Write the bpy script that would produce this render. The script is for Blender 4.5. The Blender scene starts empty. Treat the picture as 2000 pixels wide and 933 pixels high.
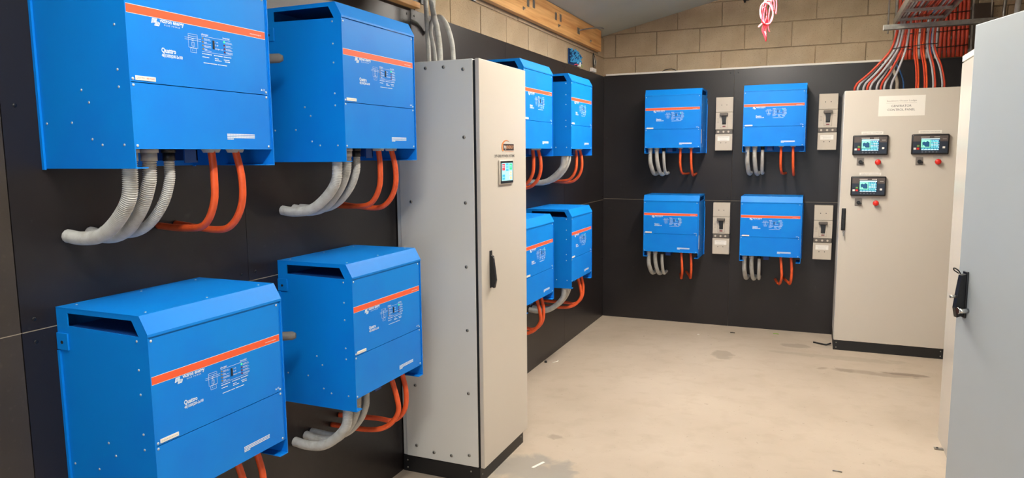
import bpy, bmesh, math, random
from mathutils import Vector, Matrix
random.seed(7)
PI = math.pi
sc = bpy.context.scene
col = sc.collection

# ------------------------------------------------------------------ camera
cam_d = bpy.data.cameras.new('camera'); cam = bpy.data.objects.new('camera', cam_d); col.objects.link(cam)
sc.camera = cam
cam_d.sensor_fit = 'HORIZONTAL'; cam_d.sensor_width = 36.0; cam_d.lens = 1383.74 / 2000 * 36
cam_d.clip_start = 0.02
YAW, PIT, ROL = 0.402951407, -0.120048679, -0.00903192803
Fw = Vector((-math.sin(YAW)*math.cos(PIT), math.cos(YAW)*math.cos(PIT), math.sin(PIT)))
R = Vector((math.cos(YAW), math.sin(YAW), 0)); U = R.cross(Fw)
R2 = math.cos(ROL)*R + math.sin(ROL)*U; U2 = -math.sin(ROL)*R + math.cos(ROL)*U
M4 = Matrix((R2, U2, -Fw)).transposed().to_4x4(); M4.translation = Vector((1.93192588, 0.00002759, 1.64541308))
cam.matrix_world = M4

# ------------------------------------------------------------------ view, world, lights
sc.view_settings.view_transform = 'Standard'; sc.view_settings.look = 'None'
sc.view_settings.gamma = 1; sc.view_settings.use_curve_mapping = False
sc.view_settings.exposure = 0.33
w = bpy.data.worlds.new('world'); sc.world = w; w.use_nodes = True
w.node_tree.nodes['Background'].inputs[0].default_value = (0.75, 0.86, 1.0, 1)
w.node_tree.nodes['Background'].inputs[1].default_value = 0.8

def area(name, loc, rot, sx, sy, power, color):
    l = bpy.data.lights.new(name, 'AREA'); l.shape = 'RECTANGLE'; l.size = sx; l.size_y = sy
    l.energy = power; l.color = color
    o = bpy.data.objects.new(name, l); o.location = loc; o.rotation_euler = rot; col.objects.link(o); return o
BATTENS = [(1.45, 0.60, 37, (1.0, 0.97, 0.94)), (1.40, 3.50, 16, (1.0, 0.94, 0.88)), (1.46, 4.90, 48, (1.0, 0.93, 0.86))]   # x, y, power, colour of each ceiling lamp
area('daylight_doorway', (2.2, -2.42, 1.35), (PI/2, 0, 0), 2.0, 2.0, 20, (0.76, 0.88, 1.0))

# ------------------------------------------------------------------ helpers
def lin(c):
    c = c/255.0
    return c/12.92 if c <= 0.04045 else ((c+0.055)/1.055)**2.4
def rgb(r, g, b): return (lin(r), lin(g), lin(b), 1)

MATS = {}
def mat(name, c, rough=0.5, metal=0.0, noise=None, bump=0.0, bscale=200.0, spec=0.5, emit=None, coat=0.0, trans=0):
    """procedural material: base colour, optional (scale, second colour, amount) noise, bump"""
    if name in MATS: return MATS[name]
    m = bpy.data.materials.new(name); m.use_nodes = True; nt = m.node_tree; b = nt.nodes['Principled BSDF']
    b.inputs['Base Color'].default_value = c; b.inputs['Roughness'].default_value = rough
    b.inputs['Metallic'].default_value = metal; b.inputs['Specular IOR Level'].default_value = spec
    b.inputs['Coat Weight'].default_value = coat
    tc = nt.nodes.new('ShaderNodeTexCoord')
    if noise:
        for (s, c2, lo, hi) in noise:
            n = nt.nodes.new('ShaderNodeTexNoise'); n.inputs['Scale'].default_value = s; n.inputs['Detail'].default_value = 6
            nt.links.new(tc.outputs['Object'], n.inputs['Vector'])
            r = nt.nodes.new('ShaderNodeMapRange'); r.inputs[1].default_value = lo; r.inputs[2].default_value = hi
            nt.links.new(n.outputs['Fac'], r.inputs[0])
            mx = nt.nodes.new('ShaderNodeMix'); mx.data_type = 'RGBA'
            nt.links.new(r.outputs[0], mx.inputs[0])
            if b.inputs['Base Color'].is_linked: nt.links.new(b.inputs['Base Color'].links[0].from_socket, mx.inputs[6])
            else: mx.inputs[6].default_value = c
            mx.inputs[7].default_value = c2
            nt.links.new(mx.outputs[2], b.inputs['Base Color'])
    if bump:
        n = nt.nodes.new('ShaderNodeTexNoise'); n.inputs['Scale'].default_value = bscale; n.inputs['Detail'].default_value = 4
        nt.links.new(tc.outputs['Object'], n.inputs['Vector'])
        bp = nt.nodes.new('ShaderNodeBump'); bp.inputs['Strength'].default_value = bump; bp.inputs['Distance'].default_value = 0.002
        nt.links.new(n.outputs['Fac'], bp.inputs['Height']); nt.links.new(bp.outputs[0], b.inputs['Normal'])
    if emit:
        b.inputs['Emission Color'].default_value = c; b.inputs['Emission Strength'].default_value = emit
    MATS[name] = m; return m

blue = mat('blue_powder_coat', rgb(3, 129, 220), 0.45, bump=0.06, bscale=900, spec=0.25, noise=[(3, rgb(8, 118, 216), .45, .7)])
blue_dark = mat('blue_inner_shaded', rgb(16, 66, 140), 0.55)  # darker copy of the blue, shade inside the housing put into the colour
orange_print = mat('orange_stripe', rgb(240, 92, 50), 0.5)
white_print = mat('white_print', rgb(225, 236, 244), 0.6)
shade_black = mat('dark_cavity_shade', rgb(22, 22, 24), 0.8)  # near-black stands for shade under the vent; bracket bolts share it
screw_m = mat('zinc_screw', rgb(205, 215, 224), 0.35, 0.5)
conduit_m = mat('grey_conduit', rgb(200, 198, 192), 0.55, noise=[(30, rgb(182, 178, 168), .45, .7)])
gland_g = mat('grey_gland', rgb(190, 188, 182), 0.45)
gland_k = mat('black_gland', rgb(22, 22, 22), 0.4)
orange_c = mat('orange_cable', rgb(226, 88, 38), 0.45, noise=[(25, rgb(205, 76, 34), .45, .7)])
red_c = mat('red_cable', rgb(198, 66, 40), 0.5)
grey_c = mat('grey_cable', rgb(176, 175, 178), 0.5)
white_c = mat('white_cable', rgb(214, 204, 182), 0.5)
blue_c = mat('blue_cable', rgb(60, 110, 170), 0.5)
black_c = mat('black_cable', rgb(20, 20, 22), 0.5)
board_m = mat('black_film_board', rgb(33, 29, 30), 0.36, spec=0.45, bump=0.10, bscale=120,
              noise=[(2.2, rgb(40, 35, 34), .45, .7), (14, rgb(58, 54, 54), .68, .8), (60, rgb(52, 50, 50), .70, .78)])
brown_board = mat('brown_film_board', rgb(62, 54, 46), 0.5, noise=[(3, rgb(52, 45, 38), .4, .7), (60, rgb(72, 64, 54), .6, .8)], bump=0.1, bscale=100)
ral = mat('grey_enclosure_paint', rgb(222, 219, 212), 0.38, spec=0.4, bump=0.08, bscale=700, noise=[(1.5, rgb(218, 215, 208), .4, .7)])
ral_door = mat('beige_grey_door_paint', rgb(202, 193, 181), 0.32, spec=0.5, bump=0.05, bscale=700)
ral_cool = mat('cool_grey_door_paint', rgb(176, 182, 186), 0.4, spec=0.4, bump=0.05, bscale=700, noise=[(1.2, rgb(172, 178, 182), .4, .7), (120, rgb(168, 170, 170), .72, .78)])
gloss_cab = mat('glossy_enclosure_paint', rgb(204, 197, 187), 0.22, spec=0.5)
black_p = mat('black_plinth_paint', rgb(26, 25, 26), 0.45)
seal = mat('black_rubber_seal', rgb(12, 12, 12), 0.7)
plastic_k = mat('black_plastic', rgb(24, 24, 26), 0.38)
steel = mat('galvanised_steel', rgb(168, 164, 156), 0.38, 0.8, noise=[(20, rgb(138, 134, 128), .4, .7)])
chrome = mat('polished_steel', rgb(210, 210, 210), 0.15, 1.0)
block_m = mat('concrete_block', rgb(176, 156, 130), 0.95, spec=0.1, bump=0.9, bscale=140,
              noise=[(5, rgb(166, 146, 120), .4, .65), (130, rgb(128, 108, 88), .60, .68), (170, rgb(192, 174, 146), .62, .72)])
mortar_m = mat('mortar', rgb(164, 144, 118), 0.95, spec=0.1, bump=0.5, bscale=150)
plaster_m = mat('painted_block_wall', rgb(150, 135, 115), 0.9, bump=0.4, bscale=60)
ceil_m = mat('grey_green_sheathing', rgb(190, 194, 182), 0.7, noise=[(2, rgb(180, 184, 172), .4, .7), (90, rgb(208, 210, 198), .68, .78)], bump=0.2, bscale=60)
pine = mat('pine_timber', rgb(206, 148, 84), 0.55)
def pine_grain():
    nt = pine.node_tree; b = nt.nodes['Principled BSDF']
    tc = nt.nodes.new('ShaderNodeTexCoord'); mp = nt.nodes.new('ShaderNodeMapping'); mp.inputs['Scale'].default_value = (14, 0.8, 22)
    n = nt.nodes.new('ShaderNodeTexNoise'); n.inputs['Scale'].default_value = 2.5; n.inputs['Detail'].default_value = 8
    cr = nt.nodes.new('ShaderNodeValToRGB')
    cr.color_ramp.elements[0].position = .35; cr.color_ramp.elements[0].color = rgb(206, 144, 82)
    cr.color_ramp.elements[1].position = .65; cr.color_ramp.elements[1].color = rgb(236, 184, 118)
    nt.links.new(tc.outputs['Object'], mp.inputs[0]); nt.links.new(mp.outputs[0], n.inputs['Vector'])
    nt.links.new(n.outputs['Fac'], cr.inputs[0]); nt.links.new(cr.outputs[0], b.inputs['Base Color'])
pine_grain()
paper = mat('paper_label', rgb(238, 232, 222), 0.6)
ink = mat('black_ink', rgb(60, 58, 58), 0.7)
ink_l = mat('faded_ink', rgb(140, 130, 122), 0.7)
ink_r = mat('red_ink', rgb(190, 80, 60), 0.7)
led_g = mat('green_led', rgb(70, 255, 120), 0.4, emit=1.2)
led_r = mat('red_led_lens', rgb(120, 16, 30), 0.3)
led_y = mat('yellow_led_lens', rgb(170, 130, 50), 0.3)
red_btn = mat('red_button', rgb(220, 44, 36), 0.35)
breaker_m = mat('light_grey_moulding', rgb(196, 184, 168), 0.5)
breaker_d = mat('dark_grey_moulding', rgb(96, 88, 80), 0.45)
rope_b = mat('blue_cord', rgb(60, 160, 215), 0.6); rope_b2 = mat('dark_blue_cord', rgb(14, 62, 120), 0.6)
pink = mat('pink_twine', rgb(240, 90, 110), 0.6); pink2 = mat('pale_pink_twine', rgb(238, 160, 165), 0.6); redt = mat('red_twine', rgb(220, 30, 50), 0.6)
lamp_e = mat('lamp_diffuser', (1, .9, .75, 1), 0.5, emit=6)

def floor_mat():
    m = bpy.data.materials.new('beige_concrete'); m.use_nodes = True; nt = m.node_tree; b = nt.nodes['Principled BSDF']
    N = nt.nodes.new; Lk = nt.links.new
    tc = N('ShaderNodeTexCoord')
    def noise(s, d=6, dist=0):
        n = N('ShaderNodeTexNoise'); n.inputs['Scale'].default_value = s; n.inputs['Detail'].default_value = d; n.inputs['Distortion'].default_value = dist
        Lk(tc.outputs['Object'], n.inputs['Vector']); return n
    def ramp(src, lo, hi, a=0, c=1):
        r = N('ShaderNodeMapRange'); r.inputs[1].default_value = lo; r.inputs[2].default_value = hi; r.inputs[3].default_value = a; r.inputs[4].default_value = c
        Lk(src, r.inputs[0]); return r.outputs[0]
    cur = None
    def mix(fac, c2, first=None):
        nonlocal cur
        mx = N('ShaderNodeMix'); mx.data_type = 'RGBA'; Lk(fac, mx.inputs[0])
        if cur is None: mx.inputs[6].default_value = first
        else: Lk(cur, mx.inputs[6])
        mx.inputs[7].default_value = c2; cur = mx.outputs[2]
    mix(ramp(noise(1.3).outputs['Fac'], .35, .7), rgb(176, 160, 142), rgb(190, 174, 156))
    mix(ramp(noise(7, 10, .2).outputs['Fac'], .50, .80, 0, .5), rgb(164, 147, 128))
    mix(ramp(noise(34, 6, .6).outputs['Fac'], .68, .74, 0, .5), rgb(138, 122, 104))
    mix(ramp(noise(80, 3).outputs['Fac'], .71, .75, 0, .75), rgb(110, 96, 82))
    # worn grey patches of their own shape on the slab
    sep = N('ShaderNodeSeparateXYZ'); Lk(tc.outputs['Object'], sep.inputs[0])
    wob = noise(7, 8, .5).outputs['Fac']
    def patch(cx, cy, rx, ry, colr, amt):
        def sq(sock, c, r):
            a = N('ShaderNodeMath'); a.operation = 'SUBTRACT'; Lk(sock, a.inputs[0]); a.inputs[1].default_value = c
            d = N('ShaderNodeMath'); d.operation = 'DIVIDE'; Lk(a.outputs[0], d.inputs[0]); d.inputs[1].default_value = r
            p = N('ShaderNodeMath'); p.operation = 'POWER'; Lk(d.outputs[0], p.inputs[0]); p.inputs[1].default_value = 2; return p.outputs[0]
        s = N('ShaderNodeMath'); s.operation = 'ADD'; Lk(sq(sep.outputs[0], cx, rx), s.inputs[0]); Lk(sq(sep.outputs[1], cy, ry), s.inputs[1])
        t = N('ShaderNodeMath'); t.operation = 'MULTIPLY_ADD'; Lk(wob, t.inputs[0]); t.inputs[1].default_value = 5.0; Lk(s.outputs[0], t.inputs[2])
        mix(ramp(t.outputs[0], 3.9, 3.2, 0, amt), colr)
    patch(.62, 3.30, .22, .16, rgb(150, 143, 134), .85)
    patch(.75, 3.18, .40, .12, rgb(158, 150, 140), .6)
    patch(2.35, 5.75, .30, .05, rgb(150, 134, 116), .7)
    patch(2.60, 5.80, .18, .025, rgb(120, 104, 90), .7)
    patch(2.2, 6.1, .5, .06, rgb(160, 146, 128), .5)
    for cx, cy, rx, ry in ((1.30, 5.85, .08, .12), (1.85, 6.35, .10, .06), (2.20, 5.75, .08, .05), (.60, 3.75, .06, .03)): patch(cx, cy, rx, ry, rgb(140, 126, 110), .5)
    Lk(cur, b.inputs['Base Color'])
    b.inputs['Roughness'].default_value = .62; b.inputs['Specular IOR Level'].default_value = .3
    bp = N('ShaderNodeBump'); bp.inputs['Strength'].default_value = .25; bp.inputs['Distance'].default_value = .003
    Lk(noise(40).outputs['Fac'], bp.inputs['Height']); Lk(bp.outputs[0], b.inputs['Normal'])
    return m

class B:
    """mesh collector in local coordinates, one material index per face"""
    def __init__(s): s.bm = bmesh.new(); s.mats = []
    def mi(s, m):
        if m not in s.mats: s.mats.append(m)
        return s.mats.index(m)
    def box(s, x0, x1, y0, y1, z0, z1, m, bev=0):
        v = [s.bm.verts.new((x, y, z)) for x in (x0, x1) for y in (y0, y1) for z in (z0, z1)]
        i = s.mi(m); fs = []
        for q in ((0,1,3,2), (4,6,7,5), (0,4,5,1), (2,3,7,6), (0,2,6,4), (1,5,7,3)):
            f = s.bm.faces.new([v[k] for k in q]); f.material_index = i; fs.append(f)
        if bev:
            es = list({e for f in fs for e in f.edges})
            r = bmesh.ops.bevel(s.bm, geom=es, offset=bev, segments=2, affect='EDGES', profile=.5)
            for f in r['faces']: f.material_index = i; f.smooth = True
        return s
    def prism(s, pts, axis, a, b, m):
        """polygon pts in the two other axes, extruded along axis from a to b"""
        def P(p, t):
            return {'x': (t, p[0], p[1]), 'y': (p[0], t, p[1]), 'z': (p[0], p[1], t)}[axis]
        i = s.mi(m); A = [s.bm.verts.new(P(p, a)) for p in pts]; C = [s.bm.verts.new(P(p, b)) for p in pts]
        n = len(pts); fs = [s.bm.faces.new(A), s.bm.faces.new(C[::-1])]
        for k in range(n): fs.append(s.bm.faces.new([A[k], C[k], C[(k+1) % n], A[(k+1) % n]]))
        for f in fs: f.material_index = i
        return s
    def cyl(s, c, axis, r, h, m, n=12, r2=None, cap=True):
        ax = Vector({'x': (1,0,0), 'y': (0,1,0), 'z': (0,0,1)}[axis] if isinstance(axis, str) else axis).normalized()
        return s.tube([Vector(c), Vector(c)+ax*h], [r, r if r2 is None else r2], m, n)
    def tube(s, pts, rad, m, n=8, smooth=True):
        pts = [Vector(p) for p in pts]
        if not isinstance(rad, (list, tuple)): rad = [rad]*len(pts)
        i = s.mi(m); T = [(pts[min(k+1, len(pts)-1)]-pts[max(k-1, 0)]).normalized() for k in range(len(pts))]
        up = Vector((0,0,1)) if abs(T[0].z) < .9 else Vector((1,0,0))
        Nn = T[0].cross(up).normalized(); rings = []
        for k, p in enumerate(pts):
            Nn = (Nn - T[k]*Nn.dot(T[k])).normalized(); Bn = T[k].cross(Nn)
            rings.append([s.bm.verts.new(p + (Nn*math.cos(2*PI*j/n) + Bn*math.sin(2*PI*j/n))*rad[k]) for j in range(n)])
        for k in range(len(pts)-1):
            for j in range(n):
                f = s.bm.faces.new([rings[k][j], rings[k][(j+1) % n], rings[k+1][(j+1) % n], rings[k+1][j]]); f.material_index = i; f.smooth = smooth
        f = s.bm.faces.new(rings[0][::-1]); f.material_index = i; f = s.bm.faces.new(rings[-1]); f.material_index = i
        return s
    def dome(s, c, axis, r, h, m, n=10):
        """rounded cap (screw head, button) from c along axis"""
        ax = Vector(axis).normalized(); pts = [Vector(c)+ax*h*t for t in (0, .5, .85, 1)]
        return s.tube(pts, [r, r*.92, r*.6, r*.12], m, n)
    def text(s, body, x, z, width, height, m, y=0, bold=0):
        """lettering in the local XZ plane facing -Y, left end x, base line z, scaled to width and cap height"""
        key = (body, bold)
        if key not in TXT:
            cu = bpy.data.curves.new('t', 'FONT'); cu.body = body; cu.size = 1; cu.resolution_u = 2; cu.offset = bold
            o = bpy.data.objects.new('t', cu); col.objects.link(o)
            bpy.context.view_layer.update()
            me = bpy.data.meshes.new_from_object(o.evaluated_get(bpy.context.evaluated_depsgraph_get()))
            vs = [v.co.copy() for v in me.vertices]; ps = [tuple(p.vertices) for p in me.polygons]
            bpy.data.objects.remove(o); bpy.data.curves.remove(cu); bpy.data.meshes.remove(me)
            TXT[key] = (vs, ps)
        vs, ps = TXT[key]
        if not vs: return s
        xa = min(v.x for v in vs); xb = max(v.x for v in vs); sx = width/(xb-xa); sz = height/.7
        V = [s.bm.verts.new((x+(v.x-xa)*sx, y, z+v.y*sz)) for v in vs]; i = s.mi(m)
        for p in ps:
            try: f = s.bm.faces.new([V[k] for k in p]); f.material_index = i
            except ValueError: pass
        return s
    def bar(s, x0, x1, z0, z1, m, y=0): 
        v = [s.bm.verts.new(p) for p in ((x0, y, z0), (x1, y, z0), (x1, y, z1), (x0, y, z1))]
        f = s.bm.faces.new(v); f.material_index = s.mi(m); return s
    def mesh(s, name, fix=True):
        if fix: bmesh.ops.recalc_face_normals(s.bm, faces=s.bm.faces)
        me = bpy.data.meshes.new(name); s.bm.to_mesh(me); s.bm.free()
        for m in s.mats: me.materials.append(m)
        return me
TXT = {}

def link(name, me, parent=None, kind=None, loc=None, rz=0):
    o = bpy.data.objects.new(name, me); col.objects.link(o)
    if parent: o.parent = parent
    if kind: o['kind'] = kind
    if loc: o.location = loc
    if rz: o.rotation_euler = (0, 0, rz)
    return o
def part(name, b, parent, kind=None, label=None, fix=True):
    o = link(name, b.mesh(name, fix), parent, kind)
    if label: o['label'] = label
    return o
def tag(o, label, cat, group=None):
    o['label'] = label; o['category'] = cat
    if group: o['group'] = group
    return o
def thing(name, label, cat, loc=(0,0,0), rz=0, group=None):
    o = bpy.data.objects.new(name, None); col.objects.link(o); o.location = loc; o.rotation_euler = (0, 0, rz)
    o.empty_display_size = .05
    return tag(o, label, cat, group)
def copy_tree(o, parent=None):
    c = o.copy(); col.objects.link(c)
    if parent: c.parent = parent
    for ch in list(o.children): copy_tree(ch, c)
    return c
def spline(P, step):
    """Catmull-Rom through P, resampled at about step"""
    P = [Vector(p) for p in P]; Q = [P[0]*2-P[1]] + P + [P[-1]*2-P[-2]]; out = []
    for k in range(1, len(Q)-2):
        a, b, c, d = Q[k-1:k+3]
        for j in range(24):
            t = j/24; out.append(.5*((2*b) + (c-a)*t + (2*a-5*b+4*c-d)*t*t + (3*b-a-3*c+d)*t**3))
    out.append(P[-1]); res = [out[0]]; acc = 0
    for k in range(1, len(out)):
        seg = (out[k]-out[k-1]).length
        while acc+seg >= step:
            f = (step-acc)/seg; out[k-1] = out[k-1].lerp(out[k], f); res.append(out[k-1].copy()); seg = (out[k]-out[k-1]).length; acc = 0
        acc += seg
    if (res[-1]-out[-1]).length > step*.3: res.append(out[-1])
    return res
def corrugated(b, P, r, m, pitch=.0055, n=12):
    q = spline(P, pitch/3); rad = [r*(.80 if k % 3 == 0 else 1.0) for k in range(len(q))]
    return b.tube(q, rad, m, n)

LY = 6.8777            # back wall plane
def ceil_z(x): return 2.772 + .2286*x

# ------------------------------------------------------------------ room shell
floor = link('floor', B().box(-.2, 3.7, -2.7, 7.1, -.12, 0, floor_mat()).mesh('floor'), kind='structure')
b = B(); b.prism([(-.2, ceil_z(-.2)), (3.7, ceil_z(3.7)), (3.7, ceil_z(3.7)+.1), (-.2, ceil_z(-.2)+.1)], 'y', -2.7, 7.1, ceil_m)
ceiling = link('ceiling', b.mesh('ceiling'), kind='structure')
b = B(); b.box(-.2, -.014, -2.7, 7.1, 0, 2.74, mortar_m); wall_left = link('wall_left', b.mesh('wall_left'), kind='structure')
b = B(); b.prism([(-.022, 0), (3.5, 0), (3.5, ceil_z(3.5)), (-.022, ceil_z(-.022))], 'y', LY+.010, 7.1, mortar_m)
wall_back = link('wall_back', b.mesh('wall_back'), kind='structure')
b = B(); b.box(3.5, 3.7, -2.7, 7.1, 0, ceil_z(3.5), plaster_m); link('wall_right', b.mesh('wall_right'), kind='structure')
b = B()   # wall behind the camera with an open doorway
b.box(-.022, 1.2, -2.7, -2.5, 0, 2.74, plaster_m); b.box(3.2, 3.5, -2.7, -2.5, 0, 3.45, plaster_m); b.box(1.2, 3.2, -2.7, -2.5, 2.4, 3.0, plaster_m)
link('wall_front', b.mesh('wall_front'), kind='structure')

# concrete blocks above the boards: each block its own part
def block_mesh(w, h, d=.028, cut=None):
    b = B(); b.box(0, w, 0, d, 0, h, block_m, bev=.0035); return b.mesh('block')
full = block_mesh(.392, .212)
bh = .2195; z0 = 2.3425
for c in range(6):
    z = z0 + c*bh; off = .306 if c % 2 == 0 else .110
    x = off - .398
    while x < 3.5:
        xa = max(x+.003, -.018); xb = min(x+.398-.004, 3.498)
        if xb-xa > .03 and z + .02 < ceil_z(xb):
            zt = z + .209
            if zt < ceil_z(xa)+.0 and xb-xa > .385:
                o = link('block', full, wall_back, loc=(xa, LY-.002+random.uniform(-.002, .003), z))
            else:  # cut to the roof slope
                pts = [(0, 0), (xb-xa, 0), (xb-xa, min(.209, ceil_z(xb)-z))]
                if ceil_z(xb)-z > .209: pts.append((max(0, ((z+.209-2.772)/.2286)-xa), .209))
                if ceil_z(xa)-z > 0: pts.append((0, min(.209, ceil_z(xa)-z)))
                else: pts[0] = (max(0, (z-2.772)/.2286-xa), 0)
                if len(set(pts)) >= 3:
                    clean = [q for k, q in enumerate(pts) if (Vector(q)-Vector(pts[k-1])).length > 1e-4]
                    bb = B().prism(clean, 'y', 0, .026, block_m); o = link('block', bb.mesh('block'), wall_back, loc=(xa, LY-.002, z))
        x += .398
# left wall runs: blocks lie along y
bl = B().box(-.028, 0, 0, .390, 0, .209, block_m, bev=.0035).mesh('block')
blt = B().box(-.028, 0, 0, .390, 0, .186, block_m, bev=.0035).mesh('block')
for c in range(2):
    y = (LY - .195 if c else LY-.002) - .398
    if c == 1: link('block', B().box(-.028, 0, 0, .19, 0, .186, block_m, bev=.0035).mesh('block'), wall_left, loc=(-.004, LY-.195, z0+bh))
    while y > -1.2:
        link('block', blt if c else bl, wall_left, loc=(random.uniform(-.008, -.003), y, z0 + c*bh)); y -= .398

# black film-faced boards, each with its screws
bscrew = B().dome((0, 0, 0), (1, 0, 0), .006, .002, plastic_k, 8).mesh('screw')
def board_left(y0, y1, za, zb, m=board_m, screws=True):
    o = part('board', B().box(-.012, 0, y0, y1, za, zb, m), wall_left)
    if screws:
        pts = []
        for z in (za+.03, (za+zb)/2, zb-.03):
            for y in (y0+.035, y1-.035): link('screw', bscrew, o, loc=(0, y, z))
    return o
ys = [1.187, 2.019, 3.234, 4.449, 5.664, LY]
for k in range(5):
    board_left(ys[k]+.001, ys[k+1]-.001, 0.0, 1.1785); board_left(ys[k]+.001, ys[k+1]-.001, 1.1815, 2.383)
board_left(-.03, 1.185, 0, 2.383, brown_board, False)
board_left(-1.25, -.032, 0, 2.383, brown_board, False)
bscrew_b = B().dome((0, 0, 0), (0, -1, 0), .006, .002, plastic_k, 8).mesh('screw')
xs = [0, 1.226, 2.44, 3.498]
for k in range(3):
    for za, zb in ((0, 1.1885), (1.1915, 2.387)):
        o = part('board', B().box(xs[k]+.001, xs[k+1]-.001, LY-.012, LY-.0025, za, zb, board_m), wall_back)
        for z in (za+.03, (za+zb)/2, zb-.03):
            for x in (xs[k]+.035, xs[k+1]-.035): link('screw', bscrew_b, o, loc=(x, LY-.012, z))
LYB = LY-.012
b = B(); b.box(.02, 2.50, LY-.014, LY-.003, 2.389, 2.405, paper)
link('trim_1', b.mesh('trim_1'), kind='structure')
tag(part('scrap_wire', B().tube(spline([(.57, LY-.012, 2.404), (.60, LY-.016, 2.418), (.66, LY-.018, 2.422), (.70, LY-.014, 2.404)], .01), .003, black_c, 6), None),
    'short black wire end poking over the white strip on the back board', 'wire')

for ya, yb in ((-1.25, 1.187), (1.187, LY-.012)):
    part('joint_edge', B().box(-.010, .0003, ya+.002, yb, 1.1789, 1.1811, mat('pale_ply_edge', rgb(150, 138, 120), .8)), wall_left)
part('joint_edge', B().box(.002, 3.49, LY-.0125, LY-.004, 1.1889, 1.1911, mat('pale_ply_edge', rgb(150, 138, 120), .8)), wall_back)

# pine beam under the roof
beam = thing('timber_beam', 'long pine beam along the left wall right under the sloping ceiling', 'beam', (0, 0, 0))
part('timber', B().box(.002, .045, -1.2, 6.60, 2.585, 2.776, pine, bev=.003), beam)
for y, z in ((4.75, 2.69), (4.86, 2.70), (5.33, 2.695), (5.44, 2.70)):
    part('nail_plate', B().box(.045, .0465, y-.022, y+.022, z-.028, z+.028, steel), beam)
for y, z in ((4.661, 2.636), (5.395, 2.635), (6.25, 2.635)):
    part('bolt', B().cyl((.045, y, z), 'x', .013, .004, steel, 6).cyl((.049, y, z), 'x', .005, .012, steel, 8), beam)
hk = thing('steel_hook', 'steel rod hook sticking out of the pine beam near the corner', 'hook', (.045, 5.90, 2.67))
part('plate', B().box(0, .004, -.03, .03, -.025, .025, steel), hk)
part('rod', B().tube(spline([(.004, 0, .005), (.06, .10, .03), (.13, .22, .05), (.15, .26, .045)], .02), .006, steel, 6), hk)
cb = thing('conduit_saddle', 'small steel bracket with a bolt on the ceiling beside the pine beam', 'bracket', (.26, 5.05, ceil_z(.26)))
part('plate', B().box(-.05, .05, -.05, .05, -.012, .0, steel, bev=.002), cb)
part('bolt', B().cyl((0, 0, -.045), 'z', .009, .036, plastic_k, 8), cb)

# ------------------------------------------------------------------ inverter (local x = width, -y = out of the wall, z = up)
W, W2, D, D2, H = .4906, .5032, .3478, .3502, .572
def front_lettering():
    y = -D-.0006; b = B()
    b.text('victron energy', .103, .3770, .077, .0102, white_print, y, .03)
    b.text('B L U E   P O W E R', .117, .3695, .050, .0040, white_print, y, .01)
    return b
def logo():
    y = -D-.0006; b = B()   # two slanted fans of rounded stripes
    for k in range(4):
        x = .0765 + k*.0040
        b.prism([(x, .371+.001*k), (x+.0026, .371+.001*k), (x+.0052, .381), (x+.0070, .3835), (x+.0045, .3845), (x+.0028, .3825)], 'y', y, y-.0002, white_print)
    for k in range(4):
        x = .0860 + k*.0040
        b.prism([(x+.0030, .3785-.001*k), (x+.0056, .3785-.001*k), (x+.0036, .369), (x+.0012, .3655), (x-.0010, .3665), (x+.0008, .369)], 'y', y, y-.0002, white_print)
    b.bar(.080, .092, .3815, .3838, white_print, y); b.bar(.086, .098, .3655, .3678, white_print, y)
    return b
def model_lettering():
    y = -D-.0006; b = B()
    b.text('Quattro', .1025, .3010, .046, .0120, white_print, y, .03)
    b.text('48|15000|200-2x100', .1025, .2895, .067, .0078, white_print, y, .025)
    return b
def diagram():
    y = -D-.0006; b = B(); t = .0008
    def rect(x0, x1, z0, z1):
        b.bar(x0, x1, z0, z0+t, white_print, y); b.bar(x0, x1, z1-t, z1, white_print, y); b.bar(x0, x0+t, z0, z1, white_print, y); b.bar(x1-t, x1, z0, z1, white_print, y)
    rect(.192, .224, .325, .362); b.bar(.192, .224, .3555, .3563, white_print, y)
    b.bar(.180, .236, .3505, .3513, white_print, y); b.bar(.180, .236, .3455, .3463, white_print, y)
    rect(.198, .219, .3125, .3245); b.text('+ -', .203, .3165, .011, .005, white_print, y)
    rect(.203, .213, .329, .340); b.bar(.2075, .2083, .3245, .3505, white_print, y)
    b.prism([(.203, .348), (.212, .3515), (.212, .3525), (.203, .349)], 'y', y, y-.0002, white_print)
    b.prism([(.203, .343), (.212, .3465), (.212, .3475), (.203, .344)], 'y', y, y-.0002, white_print)
    return b
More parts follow.
